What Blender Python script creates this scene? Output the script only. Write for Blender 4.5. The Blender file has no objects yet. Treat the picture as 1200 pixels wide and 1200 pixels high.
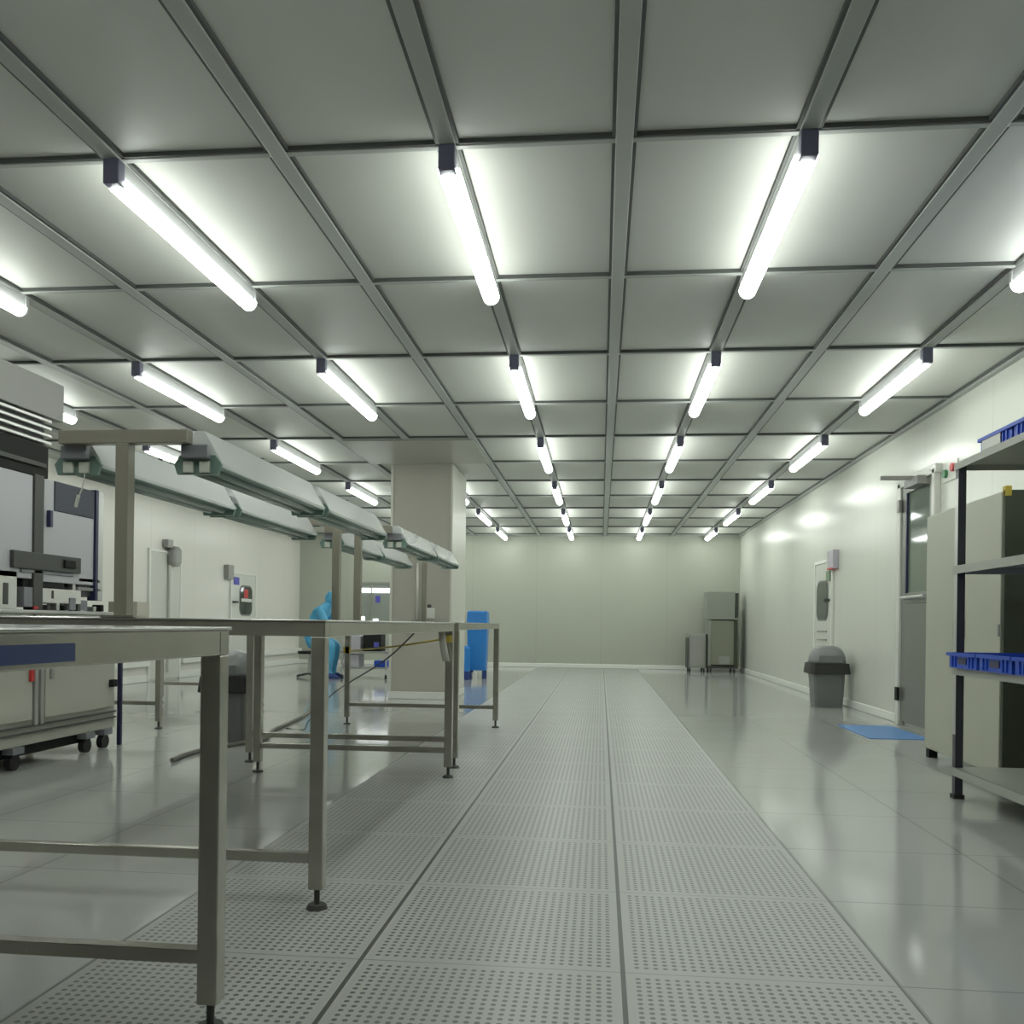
import bpy, bmesh, math, random
from mathutils import Vector, Matrix
random.seed(4)
C = bpy.context.scene.collection
PI = math.pi

# ------------------------------------------------------------------ materials
def mat(name, col, rough=.5, metal=0., spec=.5, coat=0., emit=None, estr=0., noise=0., nscale=6., alpha=1., trans=0.):
    m = bpy.data.materials.new(name); m.use_nodes = True
    nt = m.node_tree; b = nt.nodes['Principled BSDF']
    b.inputs['Base Color'].default_value = (*col, 1)
    b.inputs['Roughness'].default_value = rough
    b.inputs['Metallic'].default_value = metal
    b.inputs['Specular IOR Level'].default_value = spec
    b.inputs['Coat Weight'].default_value = coat
    b.inputs['Coat Roughness'].default_value = .05
    b.inputs['Transmission Weight'].default_value = trans
    b.inputs['Alpha'].default_value = alpha
    if emit:
        b.inputs['Emission Color'].default_value = (*emit, 1)
        b.inputs['Emission Strength'].default_value = estr
    if noise:
        tc = nt.nodes.new('ShaderNodeTexCoord'); nz = nt.nodes.new('ShaderNodeTexNoise')
        nz.inputs['Scale'].default_value = nscale; nz.inputs['Detail'].default_value = 5
        nt.links.new(tc.outputs['Object'], nz.inputs['Vector'])
        mx = nt.nodes.new('ShaderNodeMix'); mx.data_type = 'RGBA'
        mx.inputs[6].default_value = (*[c*(1-noise) for c in col], 1)
        mx.inputs[7].default_value = (*[min(1, c*(1+noise)) for c in col], 1)
        nt.links.new(nz.outputs['Fac'], mx.inputs[0])
        nt.links.new(mx.outputs[2], b.inputs['Base Color'])
        mr = nt.nodes.new('ShaderNodeMapRange')
        mr.inputs['To Min'].default_value = max(.02, rough*.8); mr.inputs['To Max'].default_value = rough*1.25
        nt.links.new(nz.outputs['Fac'], mr.inputs['Value'])
        nt.links.new(mr.outputs['Result'], b.inputs['Roughness'])
    return m

def add_math(nt, op, a, b=None):
    n = nt.nodes.new('ShaderNodeMath'); n.operation = op
    for i, v in enumerate((a, b)):
        if v is None: continue
        if isinstance(v, (int, float)): n.inputs[i].default_value = v
        else: nt.links.new(v, n.inputs[i])
    return n.outputs[0]

def wall_mat(name, axis, col, rough, pitch=1.2, off=0.):
    """painted steel clean-room panels: flat gloss paint with thin seams every panel width"""
    m = mat(name, col, rough, spec=.5)
    nt = m.node_tree; b = nt.nodes['Principled BSDF']
    tc = nt.nodes.new('ShaderNodeTexCoord'); sp = nt.nodes.new('ShaderNodeSeparateXYZ')
    nt.links.new(tc.outputs['Object'], sp.inputs[0])
    v = add_math(nt, 'ADD', sp.outputs[axis], 100*pitch + off)
    fr = add_math(nt, 'FRACT', add_math(nt, 'DIVIDE', v, pitch))
    seam = add_math(nt, 'LESS_THAN', fr, .006/pitch)
    mx = nt.nodes.new('ShaderNodeMix'); mx.data_type = 'RGBA'
    nz = nt.nodes.new('ShaderNodeTexNoise'); nz.inputs['Scale'].default_value = .7
    nt.links.new(tc.outputs['Object'], nz.inputs['Vector'])
    c1 = nt.nodes.new('ShaderNodeMix'); c1.data_type = 'RGBA'
    c1.inputs[6].default_value = (*[c*.96 for c in col], 1); c1.inputs[7].default_value = (*[c*1.03 for c in col], 1)
    nt.links.new(nz.outputs['Fac'], c1.inputs[0])
    nt.links.new(c1.outputs[2], mx.inputs[6])
    mx.inputs[7].default_value = (*[c*.8 for c in col], 1)
    nt.links.new(seam, mx.inputs[0]); nt.links.new(mx.outputs[2], b.inputs['Base Color'])
    # slight waviness of sheet steel
    bp = nt.nodes.new('ShaderNodeBump'); bp.inputs['Strength'].default_value = .12; bp.inputs['Distance'].default_value = .02
    n2 = nt.nodes.new('ShaderNodeTexNoise'); n2.inputs['Scale'].default_value = 1.6
    nt.links.new(tc.outputs['Object'], n2.inputs['Vector'])
    nt.links.new(n2.outputs['Fac'], bp.inputs['Height']); nt.links.new(bp.outputs['Normal'], b.inputs['Normal'])
    return m

def floor_mat():
    m = mat('floor_tiles', (.5, .5, .5), .12, spec=.6)
    nt = m.node_tree; b = nt.nodes['Principled BSDF']
    tc = nt.nodes.new('ShaderNodeTexCoord'); sp = nt.nodes.new('ShaderNodeSeparateXYZ')
    nt.links.new(tc.outputs['Object'], sp.inputs[0])
    x, y = sp.outputs[0], sp.outputs[1]
    P = .61
    fx = add_math(nt, 'FRACT', add_math(nt, 'DIVIDE', add_math(nt, 'ADD', x, 61-.06), P))
    fy = add_math(nt, 'FRACT', add_math(nt, 'DIVIDE', add_math(nt, 'ADD', y, 61-.2), P))
    lx = add_math(nt, 'LESS_THAN', add_math(nt, 'ABSOLUTE', add_math(nt, 'SUBTRACT', add_math(nt, 'FRACT', add_math(nt, 'ADD', fx, .5)), .5)), .009)
    ly = add_math(nt, 'LESS_THAN', add_math(nt, 'ABSOLUTE', add_math(nt, 'SUBTRACT', add_math(nt, 'FRACT', add_math(nt, 'ADD', fy, .5)), .5)), .004)
    perf_zone = add_math(nt, 'MULTIPLY', add_math(nt, 'GREATER_THAN', x, -1.16), add_math(nt, 'LESS_THAN', x, .67))
    # perforation holes, pitch 20 mm, not on the tile rims
    px = add_math(nt, 'SUBTRACT', add_math(nt, 'FRACT', add_math(nt, 'DIVIDE', add_math(nt, 'ADD', x, 61-.06), P/28)), .5)
    py = add_math(nt, 'SUBTRACT', add_math(nt, 'FRACT', add_math(nt, 'DIVIDE', add_math(nt, 'ADD', y, 61-.2), P/28)), .5)
    r2 = add_math(nt, 'ADD', add_math(nt, 'MULTIPLY', px, px), add_math(nt, 'MULTIPLY', py, py))
    hole = add_math(nt, 'LESS_THAN', r2, .075)
    inx = add_math(nt, 'LESS_THAN', add_math(nt, 'ABSOLUTE', add_math(nt, 'SUBTRACT', fx, .5)), .464)
    iny = add_math(nt, 'LESS_THAN', add_math(nt, 'ABSOLUTE', add_math(nt, 'SUBTRACT', fy, .5)), .464)
    hole = add_math(nt, 'MULTIPLY', add_math(nt, 'MULTIPLY', hole, perf_zone), add_math(nt, 'MULTIPLY', inx, iny))
    line = add_math(nt, 'MAXIMUM', add_math(nt, 'MULTIPLY', lx, add_math(nt, 'ADD', add_math(nt, 'MULTIPLY', perf_zone, .75), .25)), add_math(nt, 'MULTIPLY', ly, .45))
    nz = nt.nodes.new('ShaderNodeTexNoise'); nz.inputs['Scale'].default_value = 1.1; nz.inputs['Detail'].default_value = 4
    nt.links.new(tc.outputs['Object'], nz.inputs['Vector'])
    c1 = nt.nodes.new('ShaderNodeMix'); c1.data_type = 'RGBA'
    c1.inputs[6].default_value = (.42, .43, .415, 1); c1.inputs[7].default_value = (.48, .49, .47, 1)
    nt.links.new(nz.outputs['Fac'], c1.inputs[0])
    c2 = nt.nodes.new('ShaderNodeMix'); c2.data_type = 'RGBA'; c2.inputs[7].default_value = (.16, .165, .16, 1)
    nt.links.new(c1.outputs[2], c2.inputs[6]); nt.links.new(hole, c2.inputs[0])
    c3 = nt.nodes.new('ShaderNodeMix'); c3.data_type = 'RGBA'; c3.inputs[7].default_value = (.09, .095, .09, 1)
    nt.links.new(c2.outputs[2], c3.inputs[6]); nt.links.new(line, c3.inputs[0])
    nt.links.new(c3.outputs[2], b.inputs['Base Color'])
    ro = nt.nodes.new('ShaderNodeMapRange'); ro.inputs['To Min'].default_value = .10; ro.inputs['To Max'].default_value = .38
    nt.links.new(perf_zone, ro.inputs['Value']); nt.links.new(ro.outputs['Result'], b.inputs['Roughness'])
    bp = nt.nodes.new('ShaderNodeBump'); bp.inputs['Strength'].default_value = .06; bp.inputs['Distance'].default_value = .01
    n2 = nt.nodes.new('ShaderNodeTexNoise'); n2.inputs['Scale'].default_value = 3.
    nt.links.new(tc.outputs['Object'], n2.inputs['Vector'])
    nt.links.new(n2.outputs['Fac'], bp.inputs['Height']); nt.links.new(bp.outputs['Normal'], b.inputs['Normal'])
    return m

M = {}
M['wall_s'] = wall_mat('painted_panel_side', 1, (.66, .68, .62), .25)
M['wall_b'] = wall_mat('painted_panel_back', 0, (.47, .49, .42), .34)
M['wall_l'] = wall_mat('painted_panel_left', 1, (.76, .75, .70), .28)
M['wall_r'] = mat('dark_rear_wall', (.34, .34, .30), .6, noise=.1)
M['floor'] = floor_mat()
M['ceil'] = mat('ceiling_panel', (.62, .63, .59), .5, noise=.04, nscale=2)
M['bar'] = mat('ceiling_bar', (.42, .44, .42), .4, spec=.4)
M['gasket'] = mat('ceiling_gasket', (.09, .095, .09), .6)
M['infill'] = mat('infill_sheet', (.42, .42, .37), .3)
M['base'] = mat('skirting_white', (.80, .81, .77), .3)
M['column'] = mat('column_paint', (.45, .44, .385), .3, noise=.03, nscale=1.5)
M['column_trim'] = mat('column_corner', (.66, .66, .60), .3)
M['steel'] = mat('brushed_steel', (.50, .485, .43), .24, metal=.78, noise=.22, nscale=9)
M['steel_top'] = mat('polished_steel', (.55, .55, .53), .2, metal=1., noise=.06, nscale=3)
M['gantry'] = mat('grey_brown_paint', (.28, .27, .215), .4, metal=.0, noise=.06)
M['housing'] = mat('lamp_housing', (.48, .49, .50), .4)
M['cap'] = mat('lamp_end_cap', (.16, .16, .24), .4)
M['tube'] = mat('lit_diffuser', (.9, .9, .9), .4, emit=(.95, 1., .93), estr=16.)
M['hood'] = mat('hood_white_enamel', (.90, .93, .94), .2, metal=.25, coat=.9)
M['hood_green'] = mat('hood_green_inside', (.19, .29, .255), .35, noise=.06)
M['bracket'] = mat('bracket_grey', (.22, .23, .25), .4)
M['socket'] = mat('socket_cream', (.62, .64, .56), .5)
M['unlit'] = mat('unlit_tube', (.30, .37, .34), .2)
M['cream'] = mat('cream_locker', (.43, .44, .36), .4, noise=.03, nscale=2)
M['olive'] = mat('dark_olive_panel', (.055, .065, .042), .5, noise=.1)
M['black'] = mat('black_plastic', (.014, .015, .014), .6, spec=.25)
M['dark'] = mat('dark_grey_metal', (.06, .062, .058), .45, noise=.1)
M['navy'] = mat('navy_profile', (.03, .03, .085), .35)
M['mach'] = mat('machine_cream', (.47, .47, .41), .4, noise=.02)
M['mach_panel'] = mat('machine_panel', (.47, .47, .51), .25)
M['mach_win'] = mat('machine_window', (.05, .055, .08), .4, spec=.3)
M['alu'] = mat('aluminium', (.55, .55, .54), .35, metal=.8)
M['white'] = mat('white_plastic', (.68, .68, .64), .4)
M['blue'] = mat('blue_crate', (.015, .075, .50), .35, noise=.08)
M['blue_lt'] = mat('blue_bin_light', (.03, .22, .62), .3, noise=.08)
M['mat_blue'] = mat('blue_sticky_film', (.10, .26, .58), .45)
M['suit'] = mat('blue_suit', (.09, .40, .66), .35, noise=.06, nscale=8)
M['suit_dk'] = mat('blue_shoe', (.02, .05, .22), .5)
M['skin'] = mat('skin', (.55, .36, .26), .5)
M['bin'] = mat('bin_grey', (.16, .165, .165), .4, noise=.05)
M['bin_lid'] = mat('bin_lid_grey', (.24, .245, .25), .3, noise=.05)
M['bin_dk'] = mat('bin_black', (.025, .025, .024), .5)
M['glass_dk'] = mat('dark_door_glass', (.05, .065, .055), .06, spec=.7)
M['glass_gr'] = mat('green_door_glass', (.13, .17, .135), .06, spec=.8)
M['door'] = mat('door_paint', (.64, .65, .60), .28)
M['door_steel'] = mat('door_steel', (.24, .245, .22), .35, metal=.4, noise=.05)
M['red'] = mat('red', (.55, .04, .04), .4)
M['green'] = mat('green', (.05, .22, .09), .4)
M['green_sign'] = mat('green_sign', (.18, .27, .17), .5)
M['yellow'] = mat('yellow_tape', (.55, .43, .06), .5)
M['sign_blue'] = mat('sign_blue', (.11, .11, .50), .5)
M['grey'] = mat('grey_box', (.32, .32, .30), .45)
M['violet'] = mat('violet_grey_plastic', (.50, .48, .54), .45)
M['carton'] = mat('grey_carton', (.30, .28, .23), .7)
M['carton_lt'] = mat('light_carton', (.46, .44, .38), .7)
M['cable'] = mat('cable_black', (.03, .03, .03), .5)
M['hose'] = mat('grey_hose', (.19, .185, .16), .5)
M['rubber'] = mat('rubber', (.02, .02, .02), .6)
M['cloth'] = mat('white_cloth', (.62, .62, .56), .8)
M['rack'] = mat('rack_grey_paint', (.36, .37, .33), .4, noise=.04)
M['rack_post'] = mat('rack_dark_post', (.045, .045, .06), .35)
M['tint'] = mat('blue_tint', (.05, .075, .20), .3)
M['cab_grey'] = mat('cabinet_grey', (.30, .32, .28), .4, noise=.04)
M['cab_brown'] = mat('cabinet_olive_door', (.24, .25, .19), .4, noise=.04)
M['lit'] = mat('lit_strip', (.9, .9, .9), .4, emit=(.95, 1., 1.), estr=5.)
M['pane'] = mat('pane', (.30, .33, .30), .08, spec=.7)

# ------------------------------------------------------------------ mesh helpers
class MB:
    def __init__(s): s.bm = bmesh.new()
    def box(s, x0, x1, y0, y1, z0, z1):
        v = [s.bm.verts.new((x, y, z)) for x in (x0, x1) for y in (y0, y1) for z in (z0, z1)]
        for f in ((0,1,3,2), (4,6,7,5), (0,4,5,1), (2,3,7,6), (0,2,6,4), (1,5,7,3)):
            s.bm.faces.new([v[i] for i in f])
        return s
    def prism(s, prof, a0, a1, axis='y'):
        """extrude a closed profile [(p,q)...] along an axis; profile plane is (x,z) for y, (y,z) for x, (x,y) for z"""
        def P(p, q, a): return {'y': (p, a, q), 'x': (a, p, q), 'z': (p, q, a)}[axis]
        A = [s.bm.verts.new(P(p, q, a0)) for p, q in prof]; B = [s.bm.verts.new(P(p, q, a1)) for p, q in prof]
        n = len(prof)
        s.bm.faces.new(A); s.bm.faces.new(B[::-1])
        for i in range(n): s.bm.faces.new((A[i], B[i], B[(i+1) % n], A[(i+1) % n]))
        return s
    def cyl(s, p0, p1, r0, r1=None, n=16, caps=True):
        r1 = r0 if r1 is None else r1
        p0, p1 = Vector(p0), Vector(p1); d = (p1-p0).normalized()
        u = d.orthogonal().normalized(); w = d.cross(u)
        A = []; B = []
        for i in range(n):
            a = 2*PI*i/n; e = u*math.cos(a)+w*math.sin(a)
            A.append(s.bm.verts.new(p0+e*r0)); B.append(s.bm.verts.new(p1+e*r1))
        for i in range(n): s.bm.faces.new((A[i], A[(i+1) % n], B[(i+1) % n], B[i]))
        if caps: s.bm.faces.new(A[::-1]); s.bm.faces.new(B)
        return s
    def loft(s, rings, cap=True):
        R = [[s.bm.verts.new(p) for p in r] for r in rings]
        n = len(R[0])
        for a, b in zip(R, R[1:]):
            for i in range(n): s.bm.faces.new((a[i], a[(i+1) % n], b[(i+1) % n], b[i]))
        if cap: s.bm.faces.new(R[0][::-1]); s.bm.faces.new(R[-1])
        return s
    def tube(s, pts, r, n=8):
        pts = [Vector(p) for p in pts]
        # Catmull-Rom smoothing
        P = [pts[0]] + pts + [pts[-1]]; out = []
        for i in range(1, len(P)-2):
            for k in range(6):
                t = k/6; a, b, c, d = P[i-1], P[i], P[i+1], P[i+2]
                out.append(.5*((2*b)+(c-a)*t+(2*a-5*b+4*c-d)*t*t+(3*b-a-3*c+d)*t**3))
        out.append(pts[-1]); rings = []
        for i, p in enumerate(out):
            d = (out[min(i+1, len(out)-1)]-out[max(i-1, 0)]).normalized()
            u = d.cross(Vector((0, 0, 1)));
            u = u.normalized() if u.length > 1e-3 else Vector((1, 0, 0))
            w = u.cross(d)
            rings.append([p+u*r*math.cos(2*PI*k/n)+w*r*math.sin(2*PI*k/n) for k in range(n)])
        return s.loft(rings)
    def sphere(s, c, r, sx=1, sy=1, sz=1, seg=14):
        m = Matrix.Translation(c) @ Matrix.Diagonal((r*sx, r*sy, r*sz, 1))
        bmesh.ops.create_uvsphere(s.bm, u_segments=seg, v_segments=seg//2+1, radius=1, matrix=m); return s
    def build(s, name, m, parent=None, bevel=0., smooth=False, loc=None):
        bmesh.ops.recalc_face_normals(s.bm, faces=s.bm.faces)
        me = bpy.data.meshes.new(name); s.bm.to_mesh(me); s.bm.free()
        me.materials.append(M[m] if isinstance(m, str) else m)
        o = bpy.data.objects.new(name, me); C.objects.link(o)
        if parent: o.parent = parent
        if loc: o.location = loc
        if smooth:
            for p in me.polygons: p.use_smooth = True
        if bevel:
            b = o.modifiers.new('edge', 'BEVEL'); b.width = bevel; b.segments = 2; b.limit_method = 'ANGLE'
        return o

def rrect(w, d, r, z, cx=0, cy=0, n=5):
    out = []
    for sx, sy, a0 in ((1, 1, 0), (-1, 1, PI/2), (-1, -1, PI), (1, -1, 1.5*PI)):
        for k in range(n+1):
            a = a0+PI/2*k/n
            out.append((cx+sx*(w/2-r)+r*math.cos(a), cy+sy*(d/2-r)+r*math.sin(a), z))
    return out

def tag(o, label, cat, group=None):
    o['label'] = label; o['category'] = cat
    if group: o['group'] = group
    return o
def thing(name, label, cat, loc=(0, 0, 0), rz=0, group=None):
    o = bpy.data.objects.new(name, None); C.objects.link(o)
    o.location = loc; o.rotation_euler = (0, 0, rz); o.empty_display_size = .1
    return tag(o, label, cat, group)
def struct(o, label=None):
    o['kind'] = 'structure'
    if label: o['label'] = label
    return o
def dup(root, loc, label, rz=None):
    r = root.copy(); C.objects.link(r); r.location = loc; r['label'] = label
    if rz is not None: r.rotation_euler = (0, 0, rz)
    for ch in list(root.children):
        c = ch.copy(); C.objects.link(c); c.parent = r
        for g in list(ch.children):
            d = g.copy(); C.objects.link(d); d.parent = c
    return r

# ------------------------------------------------------------------ room shell
XL, XR, YB, YF, CE = -5.74, 2.51, 16.42, -2.6, 2.445
PX = [.06+.61*k for k in range(-9, 5)]           # long ceiling bars
PY = [4.24+1.195*k for k in range(-5, 11)]       # cross bars
struct(MB().box(XL-.1, XR+.1, YF-.1, YB+.1, -.1, 0).build('floor', 'floor'), 'pale grey glossy tiled floor with a perforated strip along the middle')
struct(MB().box(XL-.1, XR+.1, YF-.1, YB+.1, CE+.022, CE+.12).build('ceiling', 'ceil'), 'grey ceiling of square filter panels')
struct(MB().box(XR, XR+.1, YF, YB, 0, CE+.09).build('wall_right', 'wall_s'), 'glossy off-white panel wall along the right side')
struct(MB().box(XL-.1, XL, YF, YB, 0, CE+.09).build('wall_left', 'wall_l'), 'off-white panel wall along the left side with two doors')
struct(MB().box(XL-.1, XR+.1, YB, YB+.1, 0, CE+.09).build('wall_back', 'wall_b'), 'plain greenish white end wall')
struct(MB().box(XL-.1, XR+.1, YF-.1, YF, 0, CE+.09).build('wall_front', 'wall_r'))
struct(MB().box(XR-.02, XR, YF, 6.83, 0, .075).box(XR-.02, XR, 7.72, 9.86, 0, .075).box(XR-.02, XR, 10.66, YB, 0, .075).build('baseboard_right', 'base', bevel=.008))
struct(MB().box(XL, XL+.02, YF, 10.71, 0, .09).box(XL, XL+.02, 11.59, 13.21, 0, .09).box(XL, XL+.02, 14.24, YB, 0, .09).build('baseboard_left', 'base', bevel=.008))
struct(MB().box(XL, XR, YB-.02, YB, 0, .075).build('baseboard_back', 'base', bevel=.008))
b = MB()
for x in PX: b.box(x-.03, x+.03, YF, YB, CE, CE+.026)
struct(b.build('trim_1', 'bar', bevel=.003))
b = MB()
for y in PY: b.box(XL, XR, y-.014, y+.014, CE+.003, CE+.026)
struct(b.build('trim_2', 'bar', bevel=.003))
b = MB()
for x in PX:
    for s in (-1, 1): b.box(x+s*.036-.006, x+s*.036+.006, YF, YB, CE+.006, CE+.026)
for y in PY: b.box(XL, XR, y-.024, y-.014, CE+.006, CE+.026)
struct(b.build('trim_3', 'gasket'))
struct(MB().box(XR-.035, XR, YF, YB, CE-.01, CE+.026).build('trim_4', 'bar'))
struct(MB().box(XL, XR, YB-.035, YB, CE-.01, CE+.026).build('trim_5', 'bar'))
struct(MB().box(XL, XL+.06, 5.6, 10.70, .20, .29).box(XL, XL+.06, 11.60, 13.20, .20, .29).box(XL, XL+.06, 14.25, YB, .20, .29).build('trim_6', 'base', bevel=.006), 'low white trunking along the left wall')
struct(MB().box(-2.38, -1.16, 7.86, 9.02, CE-.006, CE+.026).build('trim_7', 'infill'), 'flat infill sheet in the ceiling in front of the column')

# column
col = struct(MB().box(-2.19, -1.545, 9.06, 9.95, 0, CE+.012).build('column', 'column', bevel=.01), 'square painted column rising to the ceiling')
MB().box(-2.195, -2.17, 9.05, 9.07, .08, CE-.005).build('corner_trim', 'column_trim', col)
MB().box(-1.56, -1.54, 9.05, 9.95, .08, CE-.005).build('corner_trim', 'column_trim', col)
MB().box(-2.20, -1.535, 9.045, 9.96, 0, .075).build('base_strip', 'base', col, bevel=.006)

# doors
def small_door(n, X, side, y0, y1, ztop, panes, label):
    """flush clean-room door on a side wall; side = +1 when it faces +X"""
    s = side
    f = struct(MB().box(*sorted((X, X+s*.02)), y0, y1, .02, ztop).build(f'door_{n}', 'door', bevel=.004), label)
    e = .035
    MB().box(*sorted((X, X+s*.03)), y0-e, y0, 0, ztop+e).box(*sorted((X, X+s*.03)), y1, y1+e, 0, ztop+e).box(*sorted((X, X+s*.03)), y0, y1, ztop, ztop+e).build('door_frame', 'base', f, bevel=.004)
    for (a0, a1, z0, z1, m) in panes:
        w, h = a1-a0, z1-z0; cy, cz = (a0+a1)/2, (z0+z1)/2
        prof = [(p, q) for p, q, _ in rrect(w+.05, h+.05, .12, 0, cy, cz)]
        MB().prism(prof, X+s*.018, X+s*.027, 'x').build('window_surround', 'bin', f)
        prof = [(p, q) for p, q, _ in rrect(w, h, .10, 0, cy, cz)]
        MB().prism(prof, X+s*.02, X+s*.031, 'x').build('window_pane', m, f)
    return f
d1 = small_door(1, XR, -1, 9.90, 10.62, 1.52, [(10.06, 10.52, .90, 1.30, 'glass_dk')], 'white door with a rounded dark window in the right wall')
MB().cyl((XR-.02, 9.98, 1.10), (XR-.055, 9.98, 1.10), .014).sphere((XR-.06, 9.98, 1.10), .026).build('door_knob', 'dark', d1, smooth=True)
MB().box(XR-.03, XR-.02, 10.08, 10.5, .745, .765).box(XR-.03, XR-.02, 10.08, 10.5, .655, .668).build('vent_slot', 'grey', d1)
d2 = small_door(2, XL, 1, 13.25, 14.2, 1.53, [(13.57, 14.03, .90, 1.34, 'glass_dk')], 'white door with a dark rounded window and blue sign in the left wall')
MB().box(XL+.03, XL+.036, 13.6, 14.0, 1.10, 1.15).build('notice_band', 'white', d2)
MB().box(XL+.03, XL+.037, 13.70, 13.86, 1.16, 1.30).build('red_notice', 'red', d2)
MB().box(XL+.02, XL+.03, 13.32, 13.52, 1.36, 1.48).build('blue_sign', 'sign_blue', d2)
MB().box(XL+.02, XL+.09, 13.28, 13.36, 1.07, 1.10).build('door_handle', 'dark', d2)
d3 = small_door(4, XL, 1, 10.75, 11.55, 1.67, [], 'plain white door with a grey conduit beside it in the left wall')
# big steel and glass door in the right wall
d4 = struct(MB().box(XR-.03, XR, 6.93, 7.64, .03, 1.0).build('door_3', 'door_steel', bevel=.004), 'steel door with a tall glass pane in the right wall')
MB().box(XR-.05, XR, 7.62, 7.70, 0, 2.0).box(XR-.05, XR, 6.87, 6.93, 0, 2.0).box(XR-.05, XR, 6.85, 7.70, 1.96, 2.03).build('door_frame', 'door', d4, bevel=.006)
MB().box(XR-.035, XR, 7.52, 7.62, 1.0, 1.96).box(XR-.035, XR, 6.93, 7.0, 1.0, 1.96).box(XR-.035, XR, 7.0, 7.52, 1.0, 1.085).box(XR-.035, XR, 7.0, 7.52, 1.90, 1.96).build('sash', 'door_steel', d4, bevel=.003)
MB().box(XR-.02, XR-.005, 7.0, 7.52, 1.085, 1.90).build('glass_pane', 'glass_gr', d4)
MB().box(XR-.036, XR-.018, 7.50, 7.525, 1.085, 1.90).build('glass_gasket', 'navy', d4)
MB().cyl((XR-.075, 6.98, 1.045), (XR-.075, 7.5, 1.045), .014).box(XR-.08, XR-.03, 7.0, 7.03, 1.03, 1.06).box(XR-.08, XR-.03, 7.44, 7.47, 1.03, 1.06).build('push_bar', 'alu', d4, smooth=False)
MB().box(XR-.065, XR-.045, 7.60, 7.66, .20, .31).build('hinge', 'black', d4)
MB().box(XR-.065, XR-.045, 7.60, 7.66, 1.76, 1.86).build('hinge', 'grey', d4)
MB().box(XR-.34, XR-.02, 7.18, 7.215, 1.96, 1.99).box(XR-.11, XR-.03, 7.05, 7.35, 1.91, 1.975).build('door_closer', 'grey', d4, bevel=.003)
# window on the end wall, seen between the column and the lamp posts
w = struct(MB().box(-4.62, -3.88, YB-.03, YB, .66, .70).box(-4.62, -3.88, YB-.03, YB, 1.52, 1.56).box(-4.62, -4.58, YB-.03, YB, .70, 1.52).box(-3.92, -3.88, YB-.03, YB, .70, 1.52).box(-4.345, -4.315, YB-.03, YB, .70, 1.52).build('window_1', 'cab_grey', bevel=.003), 'window in the end wall with lamps shining behind it')
MB().box(-4.58, -3.92, YB-.014, YB-.002, .70, 1.52).build('glass_pane', 'pane', w)
MB().box(-4.57, -3.93, YB-.022, YB-.010, 1.36, 1.44).build('lit_lamp', 'lit', w)
MB().box(-4.54, -4.46, YB-.022, YB-.010, .74, .90).box(-4.29, -4.20, YB-.022, YB-.010, .78, .86).box(-4.55, -3.95, YB-.022, YB-.010, .72, .755).build('glow_patch', 'lit', w)  # glowing patches imitate bright reflections in the glass
MB().box(-4.25, -4.16, YB-.026, YB-.014, 1.17, 1.30).build('blue_sticker', 'sign_blue', w)

# ------------------------------------------------------------------ ceiling lights
rows = [PX[k] for k in (2, 4, 6, 8, 10, 12)]        # -4.21 ... 1.89
rows.sort(reverse=True)
rowname = ['ceiling row along the right wall', 'second ceiling row from right wall', 'third ceiling row from right wall',
           'fourth ceiling row from right wall', 'fifth ceiling row from right wall', 'sixth ceiling row from right wall']
ordn = ['touching the back wall', 'second from back wall', 'third from back wall', 'fourth from back wall', 'fifth from back wall', 'sixth from back wall', 'seventh from back wall']
LY = [14.97, 12.58, 10.19, 7.80, 5.41, 3.02, .63]
def lamp_profile(w, h, z0, n=10):
    return [(w/2*math.sin(PI*(k/n-.5)), z0-h*math.cos(PI*(k/n-.5))) for k in range(n+1)]
light0 = None
for ri, x in enumerate(rows):
    for li, y in enumerate(LY):
        if (ri == 3 and li == 3) or (li == 6 and ri in (0, 5)): continue                 # the flat infill sheet takes this place
        lab = f'tube light {ordn[li]}, in the {rowname[ri]}'
        if light0 is None:
            t = light0 = thing('ceiling_light', lab, 'ceiling light', (x, y, CE), group='ceiling tube lights')
            MB().box(-.028, .028, .0, 1.27, -.062, 0).build('housing', 'housing', t, bevel=.004)
            MB().prism(lamp_profile(.080, .042, -.062), .035, 1.245, 'y').build('diffuser', 'tube', t, smooth=False)
            MB().box(-.029, .029, -.012, .036, -.090, 0).build('end_cap', 'cap', t, bevel=.004)
            MB().prism([(-.032, 0)]+lamp_profile(.07, .036, -.062)+[(.032, 0)], 1.245, 1.27, 'y').build('end_cap', 'housing', t)
        else: dup(light0, (x, y, CE), lab)

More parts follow.
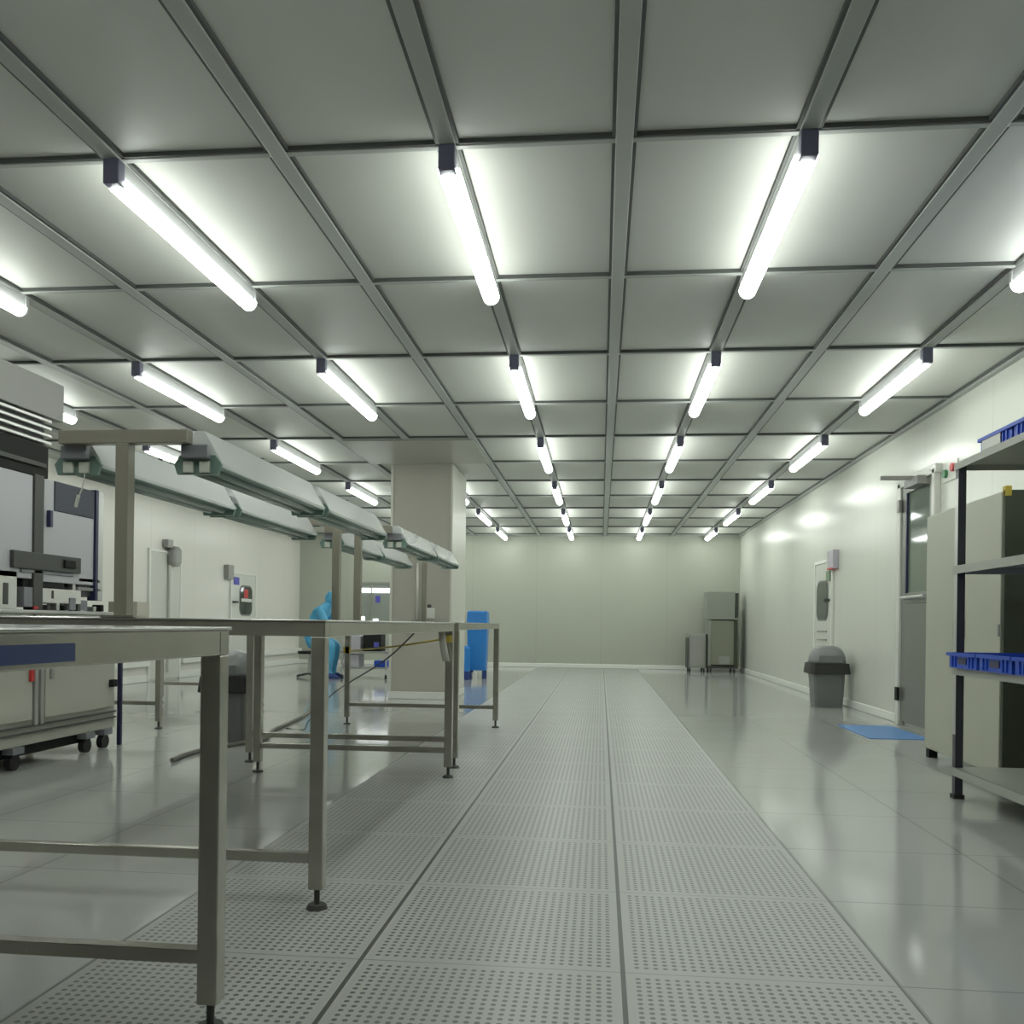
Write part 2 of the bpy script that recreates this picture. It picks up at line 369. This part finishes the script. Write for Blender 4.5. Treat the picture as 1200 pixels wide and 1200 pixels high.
# ------------------------------------------------------------------ work tables with lamp posts
def leg(sx, sy, h, parent):
    g = MB().box(sx-.02, sx+.02, sy-.02, sy+.02, .055, h).build('leg', 'steel', parent, bevel=.003)
    MB().cyl((sx, sy, .012), (sx, sy, .06), .008, n=10).cyl((sx, sy, 0), (sx, sy, .012), .03, .024, n=16).build('foot', 'dark', g)
def table(label, x0, x1, y0, y1, top, apron, rail=.145, gantry=None, rails_side=True, name='workbench'):
    cx, cy = (x0+x1)/2, (y0+y1)/2
    t = thing(name, label, 'workbench', (cx, cy, 0), group='steel framed workbenches')
    a, b_ = x0-cx, x1-cx; c, d = y0-cy, y1-cy
    MB().box(a-.004, b_+.004, c-.004, d+.004, top-.006, top).build('table_top', 'steel_top', t, bevel=.002)
    h0 = top-.006-apron; h1 = top-.006
    MB().box(a, b_, c, c+.04, h0, h1).box(a, b_, d-.04, d, h0, h1).box(a, a+.04, c+.04, d-.04, h0, h1).box(b_-.04, b_, c+.04, d-.04, h0, h1).build('apron_frame', 'steel', t, bevel=.003)
    for sx in (a+.02, b_-.02):
        for sy in (c+.02, d-.02): leg(sx, sy, h0, t)
    for sy in (c+.02, d-.02):
        MB().box(a+.04, b_-.04, sy-.014, sy+.014, rail-.014, rail+.014).build('cross_rail', 'steel', t, bevel=.002)
    if gantry is not None:
        for (px, py) in gantry:
            lx, ly = px-cx, py-cy
            MB().box(lx-.019, lx+.019, ly-.019, ly+.019, top, 1.286).build('lamp_post', 'gantry', t, bevel=.002)
            MB().box(lx-.19, lx+.19, ly-.019, ly+.019, 1.286, 1.324).build('cross_bar', 'gantry', t, bevel=.002)
            MB().box(lx-.05, lx+.05, ly-.035, ly+.035, top, top+.006).build('post_plate', 'steel', t)
    return t
t1 = table('steel workbench closest to the viewer with a blue strip on its side', -1.76, -.72, -.3, 1.66, .778, .048)
t2 = table('middle steel workbench carrying a pair of lamp posts', -1.80, -.75, 2.355, 4.50, .796, .040, .14, [(-1.345, 2.38), (-1.345, 4.40)])
t3 = table('farthest steel workbench standing in front of the column', -1.97, -.77, 4.77, 6.72, .797, .036, .155, [(-1.345, 4.80), (-1.345, 6.66)])
t4 = table('low steel workbench beyond the machine with a cardboard box on top', -4.2, -3.165, 6.11, 8.1, .775, .036, .185)
# blue strip along the first table's side
MB().box(.519, .5215, -.6, .47, .732, .757).build('tint_strip', 'tint', t1)

# hooded bench lamps in pairs under the cross bars
def bench_lamp(label, x, y, L, cord=False):
    t = thing('bench_lamp', label, 'bench lamp', (x, y, 1.225), group='hooded twin tube lamps over the benches')
    MB().prism([(-.068, .002), (-.070, .010), (-.014, .106), (.014, .106), (.070, .010), (.068, .002)], 0, L, 'y').build('hood', 'hood', t)
    MB().prism([(-.066, 0), (-.066, .006), (.066, .006), (.066, 0)], .004, L-.004, 'y').build('reflector', 'hood_green', t)
    for s in (-1, 1):
        MB().cyl((s*.026, .02, -.004), (s*.026, L-.02, -.004), .0125, n=12).build('tube', 'unlit', t, smooth=True)
    for y0 in (-.012, L):
        e = MB().prism([(-.060, -.020), (-.070, .010), (-.052, .034), (.052, .034), (.070, .010), (.060, -.020)], y0, y0+.012, 'y').build('end_plate', 'hood_green', t)
        yy = y0-.01 if y0 < 0 else y0+.012
        for s in (-1, 1):
            MB().box(s*.024-.015, s*.024+.015, yy, yy+.01, -.016, .016).build('tube_socket', 'socket', e, bevel=.002)
    for y0 in (-.035, L+.012):
        MB().box(-.039, .039, y0, y0+.022, .022, .061).build('hanging_block', 'bracket', t, bevel=.003)
    MB().cyl((0, L*.5, .095), (0, L*.5, .115), .008).build('wing_nut', 'dark', t)
    if cord:
        MB().tube([(.028, -.02, -.01), (.024, -.022, -.05), (.012, -.024, -.085)], .0018, 6).cyl((.012, -.024, -.08), (.004, -.025, -.115), .005).build('pull_cord', 'white', t)
    return t
XA, XB = -1.145, -1.505
LL = .93
bench_lamp('hooded lamp at the near end of the middle workbench, aisle side', XA, 2.42, LL)
bench_lamp('hooded lamp at the far end of the middle workbench, aisle side', XA, 3.42, LL)
bench_lamp('hooded lamp with a white pull cord at the near end of the middle workbench', XB, 2.42, LL, True)
bench_lamp('hooded lamp at the far end of the middle workbench, machine side', XB, 3.42, LL)
bench_lamp('hooded lamp at the near end of the farthest workbench, aisle side', XA, 4.84, .88)
bench_lamp('hooded lamp at the far end of the farthest workbench, aisle side', XA, 5.79, .84)
bench_lamp('hooded lamp at the near end of the farthest workbench, machine side', XB, 4.84, .88)
bench_lamp('hooded lamp at the far end of the farthest workbench, machine side', XB, 5.79, .84)

# things on and about the benches
tp = tag(MB().tube([(-.79, 4.455, .712), (-1.3, 5.4, .64), (-1.93, 6.67, .571)], .006, 6).build('yellow_tape', 'yellow'), 'yellow tape strung slantwise between two workbench legs', 'tape')
MB().box(-.80, -.755, 4.435, 4.455, .695, .73).build('tape_end', 'yellow', tp)
MB().box(-1.98, -1.93, 6.68, 6.70, .55, .60).build('tape_end', 'yellow', tp)
tag(MB().tube([(-.795, 3.72, .745), (-1.05, 4.2, .60), (-1.6, 5.2, .36), (-2.02, 6.0, .10), (-2.14, 6.25, .005), (-2.3, 6.32, .004)], .0035, 6).build('cable', 'cable'), 'thin black cable hanging from the middle workbench down to the floor', 'cable')
tag(MB().tube([(-2.36, 4.70, .013), (-2.38, 5.02, .013), (-2.29, 5.36, .013), (-2.20, 5.62, .013), (-2.32, 6.1, .013), (-2.36, 6.5, .013), (-2.45, 7.2, .013), (-2.62, 7.8, .013)], .013, 10).build('hose', 'hose'), 'grey hose lying on the floor behind the benches', 'hose')
tag(MB().loft([rrect(.035, .03, .01, z, x, y) for x, y, z in ((-.80, 4.42, .752), (-.795, 4.415, .70), (-.785, 4.41, .65), (-.775, 4.41, .60))]).build('cloth_strip', 'cloth', smooth=True), 'white cloth strip hanging at the corner of the middle workbench', 'cloth')
cb = thing('cardboard_box', 'small grey box standing on the bench beyond the machine', 'box', (-3.60, 6.45, .775))
MB().box(-.115, .115, -.09, .09, 0, .15).build('box_body', 'carton', cb, bevel=.003)
MB().box(-.02, .02, -.0915, .0915, .02, .1512).build('packing_strip', 'carton_lt', cb)
MB().box(.0, .118, -.093, .093, 0, .152).build('light_sleeve', 'carton_lt', cb, bevel=.003)
sb = thing('switch_box', 'white switch box on the front of the column', 'switch box', (-1.775, 9.06, .84))
MB().box(-.058, .058, -.06, 0, 0, .11).build('box_body', 'white', sb, bevel=.005)
MB().box(-.022, .022, -.05, -.01, .11, .145).build('switch_knob', 'dark', sb, bevel=.004)
cd = thing('conduit', 'thin pale conduit pipe on the front of the column', 'pipe', (-1.90, 9.06, .80))
MB().cyl((0, -.015, .03), (0, -.015, .62), .013, n=10).build('pipe', 'column_trim', cd, smooth=True)
MB().box(-.06, .06, -.035, 0, -.02, .03).build('outlet_box', 'grey', cd, bevel=.003)

# ------------------------------------------------------------------ waste bins
def bin_(label, x, y, rz):
    t = thing('waste_bin', label, 'waste bin', (x, y, 0), rz, 'grey swing lid bins')
    MB().loft([rrect(.27, .24, .04, 0), rrect(.275, .245, .04, .01), rrect(.32, .29, .045, .40)]).build('bin_body', 'bin', t)
    MB().loft([rrect(.395, .35, .05, .335), rrect(.40, .355, .05, .34), rrect(.375, .33, .05, .44), rrect(.33, .29, .05, .44)]).build('bin_rim', 'bin_dk', t)
    rings = []
    for k in range(9):
        a = PI/2*k/8; w = .36*max(.22, math.cos(a)**.55); d = .32*max(.10, math.cos(a)**.8)
        rings.append(rrect(w, d, min(w, d)*.42, .435+.18*math.sin(a)))
    MB().loft(rings).build('dome_lid', 'bin_lid', t, smooth=True)
    MB().loft([rrect(.24, .02, .008, .45, 0, -.160), rrect(.22, .02, .008, .52, 0, -.148)]).build('swing_flap', 'bin', t, bevel=.004)
    return t
bin_('grey swing lid bin against the right wall near the blue floor mat', 2.275, 9.2, 0)
bin_('grey swing lid bin seen between the legs of the workbenches', -2.425, 5.62, 0).scale = (.86, .86, .97)

tag(MB().box(1.93, 2.36, 6.58, 7.45, 0, .005).build('floor_mat', 'mat_blue'), 'blue sticky mat on the floor before the steel door', 'mat')

# ------------------------------------------------------------------ right wall fittings
eb = thing('exit_lamp_box', 'pale slim box fixed to the right wall above the small white door', 'wall box', (XR, 9.80, 1.43))
MB().box(-.06, 0, -.10, .16, .0, .20).build('box_body', 'violet', eb, bevel=.004)
MB().box(-.064, -.002, .10, .158, .01, .19).build('side_cover', 'white', eb)
MB().box(-.063, -.01, -.09, .15, -.004, .012).build('red_strip', 'red', eb)
tag(MB().box(XR-.036, XR-.021, 9.93, 10.09, 1.31, 1.42).build('green_sign', 'green_sign'), 'small green sign on the right wall beside the door window', 'sign')
pb = thing('button_plate', 'plate with a red and a green button on the right wall', 'button plate', (XR, 6.66, 1.93))
MB().box(-.008, 0, -.11, .15, -.06, .08).build('plate', 'door', pb, bevel=.002)
MB().cyl((-.008, .09, 0), (-.03, .09, 0), .03).build('green_button', 'green', pb)
MB().cyl((-.008, -.05, .025), (-.03, -.05, .025), .03).build('red_button', 'red', pb)

# left wall fittings
tag(MB().box(XL, XL+.08, 13.0, 13.2, 1.43, 1.65).build('wall_box', 'grey', bevel=.01), 'grey box high on the left wall beside the door with the blue sign', 'wall box')
wb = thing('wall_phone', 'grey rounded unit on the left wall above a thin conduit', 'wall box', (XL+.02, 11.28, 1.30))
MB().loft([rrect(.10, .16, .04, .21, .05, 0), rrect(.12, .22, .05, .26, .06, 0), rrect(.12, .22, .05, .42, .06, 0), rrect(.09, .14, .04, .47, .05, 0)]).build('unit_body', 'grey', wb)
MB().cyl((.03, -.07, -1.2), (.03, -.07, .22), .022, n=10).build('conduit_pipe', 'white', wb)
tag(MB().box(XL+.0, XL+.09, 11.08, 11.22, 1.745, 1.85).build('door_sensor', 'grey', bevel=.01), 'small grey sensor on the left wall above the plain door', 'sensor')

# ------------------------------------------------------------------ machine at the left
mc = thing('process_machine', 'large cream and grey machine with glass doors standing at the left', 'machine', (-3.0, 4.2, 0))
def mb(name, m, y0, y1, z0, z1, x0=-1.2, x1=0., bevel=.004, parent=None):
    return MB().box(x0, x1, y0-4.2, y1-4.2, z0, z1).build(name, m, parent or mc, bevel=bevel)
mb('base_cabinet', 'mach', 3.1, 5.24, .12, .815, -1.2, -.012)
mb('side_panel', 'mach', 3.12, 4.42, .25, .80, -.012, .002)
mb('side_panel', 'mach', 4.53, 5.19, .25, .80, -.012, .002)
mb('door_post', 'alu', 4.435, 4.465, .22, .81, -.012, .006)
mb('door_post', 'alu', 4.485, 4.515, .22, .81, -.012, .006)
mb('kick_groove', 'dark', 3.1, 5.24, .216, .226, -.012, .004)
mb('kick_groove', 'dark', 3.1, 5.24, .180, .190, -.012, .004)
mb('gap_shade', 'black', 3.15, 5.05, .06, .12, -1.15, -.05)  # black box put in for the shade in the gap under the base
mb('door_latch', 'red', 4.385, 4.415, .455, .52, .002, .016)
mb('door_latch', 'grey', 4.56, 4.59, .46, .52, .002, .016)
mb('corner_post', 'navy', 5.29, 5.315, 0, .80, -.025, .0)
mb('black_knob', 'black', 5.15, 5.2, .375, .42, .0, .03)
for yy, dz in ((4.95, 0), (5.14, 0)):
    k = MB().box(-.06, .01, yy-4.245, yy-4.155, .085, .12).build('caster', 'bracket', mc)
    MB().cyl((-.045, yy-4.2, .043), (-.01, yy-4.2, .043), .042).build('wheel', 'rubber', k)
for yy in (3.3, 4.3):
    k = MB().box(-.06, .01, yy-4.245, yy-4.155, .085, .12).build('caster', 'bracket', mc)
    MB().cyl((-.045, yy-4.2, .043), (-.01, yy-4.2, .043), .042).build('wheel', 'rubber', k)
mb('deck', 'alu', 3.1, 5.26, .815, .835, -1.2, .0)
mb('pillar', 'dark', 4.42, 4.50, .835, 1.56, -.06, .0)
mb('pillar_rib', 'alu', 4.50, 4.515, .835, 1.56, -.06, -.01)
mb('edge_profile', 'navy', 4.99, 5.02, .90, 1.56, -.05, .003)
mb('edge_profile', 'alu', 5.02, 5.09, .90, 1.56, -.05, -.01)
mb('upper_panel', 'mach_panel', 3.1, 4.42, 1.0, 1.55, -.03, -.01)
up = mb('upper_panel', 'mach_panel', 4.515, 4.99, .99, 1.55, -.03, -.01)
mb('dark_window', 'mach_win', 4.60, 4.985, 1.385, 1.55, -.02, -.004, parent=up)
mb('panel_handle', 'navy', 4.535, 4.56, 1.29, 1.38, -.01, .015, parent=up)
mb('back_panel', 'mach_panel', 3.1, 5.05, .835, 1.6, -1.2, -1.17)
mb('roof_beam', 'black', 3.1, 4.54, 1.55, 1.72, -1.2, -.005)
mb('roof_beam_flange', 'dark', 3.1, 4.50, 1.60, 1.625, -.005, .012)
for z in (1.735, 1.775, 1.815, 1.855):
    mb('louver_rail', 'alu', 3.1, 4.56, z, z+.018, -1.1, .0)
mb('louver_back', 'dark', 3.1, 4.54, 1.72, 1.885, -1.15, -.03)
mb('top_hood', 'grey', 3.0, 4.665, 1.885, 2.09, -1.1, .0)
mb('hood_support', 'grey', 3.1, 3.2, 2.09, CE, -.9, -.8)
mb('hood_support', 'grey', 4.3, 4.4, 2.09, CE, -.9, -.8)
# equipment in the opening over the deck
mb('feeder_housing', 'dark', 4.24, 4.83, 1.05, 1.14, -.5, .012)
mb('feeder_cap', 'black', 4.66, 4.76, 1.075, 1.12, .012, .025)
mb('feeder_slot', 'black', 4.36, 4.72, .955, 1.03, -.45, -.02)
mb('feeder_frame', 'bracket', 4.32, 4.78, 1.03, 1.05, -.45, .0)
mb('side_box', 'white', 4.05, 4.30, .835, 1.035, -.35, -.01)
mb('side_box_slot', 'dark', 4.19, 4.23, .86, .97, -.02, -.006)
mb('motor_box', 'bracket', 4.35, 4.50, .85, .955, -.35, -.005)
mb('red_button', 'red', 4.42, 4.46, .838, .855, -.03, .004)
wbk = mb('white_block', 'white', 4.50, 4.86, .875, .955, -.35, -.005)
mb('block_screw', 'dark', 4.58, 4.595, .90, .945, -.006, .002, parent=wbk)
mb('valve_block', 'dark', 4.86, 5.0, .92, 1.04, -.4, -.03)
mb('valve_rail', 'grey', 4.84, 5.06, .955, .975, -.1, -.01)
mb('valve_rail', 'grey', 4.84, 5.06, 1.005, 1.03, -.1, -.01)
mb('small_cylinder', 'bracket', 4.74, 4.8, .84, .91, -.1, .002)
mb('small_cylinder', 'bracket', 4.86, 4.95, .84, .90, -.2, -.02)
mb('guide_post', 'alu', 4.72, 4.735, .835, 1.05, -.05, -.03)
mb('guide_post', 'alu', 4.80, 4.83, .835, 1.05, -.05, -.02)
for i, yy in enumerate((4.54, 4.62, 4.69, 4.82, 4.98, 5.06)):
    mb('fitting', ('dark', 'alu', 'black')[i % 3], yy, yy+.03, .836, .865+.012*(i % 2), -.06, .0)

# ------------------------------------------------------------------ lockers and rack at the right
lk = thing('storage_cabinet', 'tall cream double door cabinet against the right wall', 'cabinet', (2.02, 4.68, 0))
MB().box(.012, .465, .02, 1.06, .05, 1.50).build('carcass', 'cream', lk, bevel=.003)
MB().box(.0, .465, .0, .02, .05, 1.50).build('shaded_end_panel', 'olive', lk, bevel=.002)  # dark olive stands in for the shade on this near side
for y0, y1, yh in ((.025, .530, .47), (.538, 1.055, .60)):
    d = MB().box(-.006, .012, y0, y1, .06, 1.49).build('door', 'cream', lk, bevel=.004)
    MB().box(-.014, -.004, yh-.012, yh+.012, .74, .84).build('handle', 'grey', d, bevel=.003)
MB().box(-.012, -.004, .03, .05, .76, .82).build('door_lock', 'grey', lk)
for x in (.03, .435):
    for y in (.03, 1.03): MB().box(x-.025, x+.025, y-.025, y+.025, 0, .05).build('foot', 'black', lk)
MB().box(.0, .03, -.004, .03, 1.47, 1.52).build('yellow_tag', 'yellow', lk)

rk = thing('storage_rack', 'grey steel shelf rack with dark posts in front of the cabinet', 'rack', (1.675, 4.34, 0))
RL = -2.2; RW = .42
for x in (0, RW):
    for y in (0, RL):
        p = MB().box(x-.018, x+.018, y-.018, y+.018, .01, 1.573).build('post', 'rack_post', rk, bevel=.002)
        MB().box(x-.024, x+.024, y-.024, y+.024, 0, .02).build('post_foot', 'rubber', p)
for z, e, m in ((1.548, .006, 'rack'), (1.065, .012, 'rack'), (.588, .008, 'rack'), (.12, .012, 'rack')):
    s = MB().box(-.022, RW+.022, RL-.022, .022, z+.020, z+.026).build('shelf', m, rk)
    MB().box(-.024, -.018, RL-.022, .022, z-e, z+.026).box(RW+.018, RW+.024, RL-.022, .022, z-e, z+.026).box(-.018, RW+.018, .016, .022, z-e, z+.02).box(-.018, RW+.018, RL-.022, RL-.016, z-e, z+.02).build('shelf_edge', m, s)
MB().box(-.019, -.0185, -.018, .018, 0.3, 1.5).build('post_sheen', 'alu', rk)  # pale strip imitates the light caught by the post's aisle face

tray0 = None
def tray(label, loc):
    global tray0
    if tray0: return dup(tray0, loc, label)
    t = tray0 = thing('plastic_tray', label, 'tray', loc, group='blue plastic trays on the rack')
    L, W, h, k = .30, .40, .068, .008
    b = MB().box(-.02, W-.02, -L/2, L/2, 0, k)
    b.box(-.02, -.02+k, -L/2, L/2, k, h).box(W-.02-k, W-.02, -L/2, L/2, k, h)
    b.box(-.02+k, W-.02-k, -L/2, -L/2+k, k, h).box(-.02+k, W-.02-k, L/2-k, L/2, k, h)
    b.build('tray_body', 'blue', t)
    MB().box(-.032, W-.008, -L/2-.01, L/2+.01, h-.012, h-.006).box(-.032, -.02, -L/2-.01, L/2+.01, h-.006, h+.003).box(W-.02, W-.008, -L/2-.01, L/2+.01, h-.006, h+.003).box(-.02, W-.02, -L/2-.01, -L/2, h-.006, h+.003).box(-.02, W-.02, L/2, L/2+.01, h-.006, h+.003).build('rim', 'blue', t)
    MB().box(-.024, -.02, -.045, .045, .02, .048).build('hand_hole', 'navy', t)
    for y in (-.11, -.075, .075, .11): MB().box(-.026, -.02, y-.005, y+.005, .006, h-.012).build('rib', 'blue', t)
    return t
X0 = 1.675
tray('blue plastic tray at the far end of the low rack shelf', (X0-.03, 4.17, .615))
tray('second blue plastic tray from the far end of the low rack shelf', (X0-.03, 3.84, .615))
tray('third blue plastic tray from the far end of the low rack shelf', (X0-.03, 3.51, .615))
ta = tray('blue plastic tray at the far end of the rack top', (X0+.03, 4.00, 1.575))
MB().box(-.0285, -.0265, -.06, .12, .012, .06).build('paper_label', 'white', ta)
tray('second blue plastic tray from the far end of the rack top', (X0+.03, 3.68, 1.575))
tray('third blue plastic tray from the far end of the rack top', (X0+.03, 3.36, 1.575))

# ------------------------------------------------------------------ grey cabinets at the back right
def caster(x, y, parent):
    k = MB().box(x-.02, x+.02, y-.02, y+.02, .05, .075).build('caster', 'bracket', parent)
    MB().cyl((x-.012, y, .03), (x+.012, y, .03), .03, n=14).build('wheel', 'rubber', k)
bc = thing('equipment_cabinet', 'tall grey two part cabinet on wheels in the far corner', 'cabinet', (2.11, 15.6, 0))
MB().box(-.26, .26, .0, .55, .075, .11).build('base_plate', 'dark', bc, bevel=.003)
MB().box(-.255, -.20, .02, .53, .11, .92).box(-.20, .25, .50, .53, .11, .92).build('lower_body', 'cab_grey', bc, bevel=.003)
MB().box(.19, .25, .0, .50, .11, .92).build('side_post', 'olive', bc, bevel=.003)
ld = MB().box(-.20, .185, .01, .03, .13, .90).build('lower_door', 'cab_brown', bc, bevel=.003)
MB().box(-.07, .12, -.005, .012, .14, .28).build('hanging_bag', 'grey', ld, bevel=.01)
MB().box(-.27, .27, -.01, .54, .92, .95).build('divider_shelf', 'cab_grey', bc, bevel=.003)
MB().box(-.27, .20, .0, .53, .95, 1.40).build('upper_body', 'cab_grey', bc, bevel=.006)
MB().box(.21, .26, .02, .5, .95, 1.38).build('upper_side_panel', 'dark', bc, bevel=.003)
for x in (-.2, .2):
    for y in (.06, .48): caster(x, y, bc)
bt = thing('wheeled_pedestal', 'low pale cabinet on wheels beside the tall grey cabinet', 'cabinet', (1.67, 15.58, 0))
MB().box(-.145, .145, .02, .42, .075, .66).build('pedestal_body', 'rack', bt, bevel=.004)
MB().box(-.125, .105, .0, .02, .10, .64).build('front_panel', 'grey', bt, bevel=.003)
MB().box(-.165, -.148, .0, .40, .075, .60).build('frame_bar', 'dark', bt)
MB().box(.148, .165, .0, .40, .075, .66).build('frame_bar', 'dark', bt)
for x in (-.12, .12):
    for y in (.06, .38): caster(x, y, bt)

# ------------------------------------------------------------------ blue bins standing beyond the benches
bb = thing('blue_bin', 'tall blue lidded bin on legs beyond the benches', 'bin', (-1.775, 12.75, 0))
MB().loft([rrect(.26, .26, .03, .12), rrect(.29, .29, .03, .74)]).build('bin_body', 'blue_lt', bb)
MB().loft([rrect(.30, .30, .03, .74), rrect(.31, .31, .03, .78), rrect(.29, .29, .03, .96), rrect(.25, .25, .03, .98)]).build('bin_lid', 'blue_lt', bb)
for x in (-.10, .10):
    for y in (-.1, .1): MB().cyl((x, y, 0), (x, y, .13), .022).build('leg', 'suit_dk', bb)
bs = thing('blue_canister', 'low blue canister standing in front of the tall blue bin', 'canister', (-1.90, 12.38, 0))
MB().loft([rrect(.13, .13, .03, .0), rrect(.13, .13, .03, .12)]).build('foot_band', 'suit_dk', bs)
MB().loft([rrect(.125, .125, .03, .12), rrect(.125, .125, .03, .44), rrect(.08, .08, .03, .48)]).build('canister_body', 'blue_lt', bs)
tag(MB().loft([rrect(.07, .06, .02, 0, -1.775, 12.42), rrect(.08, .07, .02, .10, -1.775, 12.42)]).build('white_tub', 'white'), 'tiny white tub on the floor beside the blue canister', 'tub')

# ------------------------------------------------------------------ service cart with black device
sc = thing('service_cart', 'grey service cart with boxes in front of the seated person', 'cart', (-3.28, 12.3, 0))
for x in (-.33, .30):
    for y in (-.18, .18):
        p = MB().cyl((x, y, .06), (x, y, .56), .013, n=10).build('post', 'alu', sc)
        MB().cyl((x-.012, y, .03), (x+.012, y, .03), .03, n=12).build('wheel', 'rubber', p)
for z in (.14, .36): MB().box(-.36, .33, -.21, .21, z, z+.025).build('shelf', 'grey', sc, bevel=.004)
bd = thing('black_device', 'black boxy device on the service cart', 'device', (-3.20, 12.3, .385))
MB().box(-.13, .13, -.12, .14, 0, .24).build('device_body', 'black', bd, bevel=.006)
MB().box(.03, .10, -.128, -.12, .06, .13).build('blue_panel', 'sign_blue', bd)
tag(MB().box(-3.60, -3.37, 12.2, 12.45, .385, .60).build('violet_box', 'violet', bevel=.01), 'pale violet grey box on the cart beside the black device', 'box')
tag(MB().box(-3.60, -3.38, 12.15, 12.45, .165, .34).build('grey_crate', 'violet', bevel=.008), 'grey crate on the lower cart shelf', 'crate')
tag(MB().box(-3.16, -2.99, 12.15, 12.4, .165, .26).build('blue_box', 'blue', bevel=.006), 'small blue box on the lower cart shelf', 'box')

# ------------------------------------------------------------------ seated person
def skin_mesh(name, m, verts, edges, parent, root=0, sub=2):
    me = bpy.data.meshes.new(name); me.from_pydata([v[:3] for v in verts], edges, [])
    me.materials.append(M[m]); o = bpy.data.objects.new(name, me); C.objects.link(o); o.parent = parent
    sk = o.modifiers.new('skin', 'SKIN'); sk.use_smooth_shade = True
    if not me.skin_vertices: me.skin_vertices.new() if hasattr(me.skin_vertices, 'new') else None
    for i, v in enumerate(verts):
        d = me.skin_vertices[0].data[i]; d.radius = (v[3], v[4] if len(v) > 4 else v[3]); d.use_root = (i == root)
    sb = o.modifiers.new('sub', 'SUBSURF'); sb.levels = sub; sb.render_levels = sub
    return o
pr = thing('person', 'person in a blue hooded cleanroom suit sitting bent over the cart', 'person', (-4.13, 12.25, 0))
V = [(0, 0, .50, .15, .13), (.05, 0, .68, .145, .12), (.13, 0, .86, .16, .125), (.22, 0, .98, .12, .10), (.285, 0, 1.05, .055), (.325, 0, 1.11, .075), (.335, 0, 1.15, .075)]
E_ = [(0, 1), (1, 2), (2, 3), (3, 4), (4, 5), (5, 6)]
for s in (-1, 1):
    n = len(V)
    V += [(.20, s*.16, .95, .065), (.33, s*.21, .74, .05), (.55, s*.14, .74, .035)]
    E_ += [(3, n), (n, n+1), (n+1, n+2)]
    n = len(V)
    V += [(.04, s*.09, .50, .095), (.37, s*.12, .49, .075), (.32, s*.12, .12, .048), (.33, s*.12, .05, .045), (.40, s*.13, .04, .038)]
    E_ += [(0, n), (n, n+1), (n+1, n+2), (n+2, n+3), (n+3, n+4)]
body = skin_mesh('body', 'suit', V, E_, pr)
for s in (-1, 1):
    hv = [(.55, s*.14, .74, .024), (.60, s*.13, .738, .030, .018)]
    he = [(0, 1)]
    for k, L in enumerate((.055, .065, .06, .045)):
        n = len(hv); yy = s*.13+(k-1.5)*.018
        hv += [(.625, yy, .738, .009), (.625+L*.6, yy, .732, .008), (.625+L, yy, .715, .007)]
        he += [(1, n), (n, n+1), (n+1, n+2)]
    n = len(hv); hv += [(.60, s*.13-s*.035, .73, .010), (.64, s*.13-s*.05, .722, .008)]; he += [(1, n), (n, n+1)]
    skin_mesh('hand', 'cloth', hv, he, pr, sub=1)
    MB().loft([rrect(.22, .09, .04, z, .36, s*.125) for z in (0, .02)]+[rrect(.13, .075, .035, .07, .33, s*.125)]).build('shoe', 'suit_dk', pr, smooth=True)
MB().sphere((.325, 0, 1.125), .105, .98, .85, 1.05).build('hood', 'suit', pr, smooth=True)
fc = MB().sphere((.372, 0, 1.115), .075, .85, .82, 1.05).build('face', 'skin', pr, smooth=True)
MB().sphere((.438, 0, 1.11), .014, 1, .7, 1.3).build('nose', 'skin', fc, smooth=True)
for s in (-1, 1): MB().sphere((.428, s*.026, 1.135), .009).build('eye', 'black', fc, smooth=True)
MB().sphere((.420, 0, 1.075), .03, .6, 1, .75).build('face_mask', 'white', fc, smooth=True)
st = thing('stool', 'round stool under the seated person', 'stool', (-4.13, 12.25, 0))
MB().cyl((0, 0, .335), (0, 0, .375), .16, n=24).build('seat', 'black', st, bevel=.008)
MB().cyl((0, 0, .05), (0, 0, .335), .02).build('column', 'alu', st)
for k in range(5):
    a = 2*PI*k/5+.3
    MB().cyl((0, 0, .055), (.2*math.cos(a), .2*math.sin(a), .02), .014, n=8).build('leg', 'dark', st)

# ------------------------------------------------------------------ world, camera, view
w = bpy.data.worlds.new('world'); bpy.context.scene.world = w; w.use_nodes = True
w.node_tree.nodes['Background'].inputs[0].default_value = (.6, .65, .6, 1)
w.node_tree.nodes['Background'].inputs[1].default_value = .05
cam = bpy.data.cameras.new('camera'); co = bpy.data.objects.new('camera', cam); C.objects.link(co)
F = 1036.; psi = math.atan(104/F); ro = .0125
R = Vector((math.cos(psi), math.sin(psi), 0)); Z = Vector((0, 0, 1)); FW = Vector((-math.sin(psi), math.cos(psi), 0))
r_ = R*math.cos(ro)+Z*math.sin(ro); u_ = -R*math.sin(ro)+Z*math.cos(ro)
mtx = Matrix.Identity(4)
for i in range(3): mtx[i][0] = r_[i]; mtx[i][1] = u_[i]; mtx[i][2] = -FW[i]
mtx[0][3], mtx[1][3], mtx[2][3] = 0, 0, .79
co.matrix_world = mtx
cam.sensor_fit = 'HORIZONTAL'; cam.sensor_width = 36; cam.lens = 36*F/1200
cam.shift_y = 131.7/1200; cam.clip_start = .02
S = bpy.context.scene; S.camera = co
S.view_settings.view_transform = 'Standard'; S.view_settings.look = 'None'
S.view_settings.gamma = 1; S.view_settings.use_curve_mapping = False
S.view_settings.exposure = .08
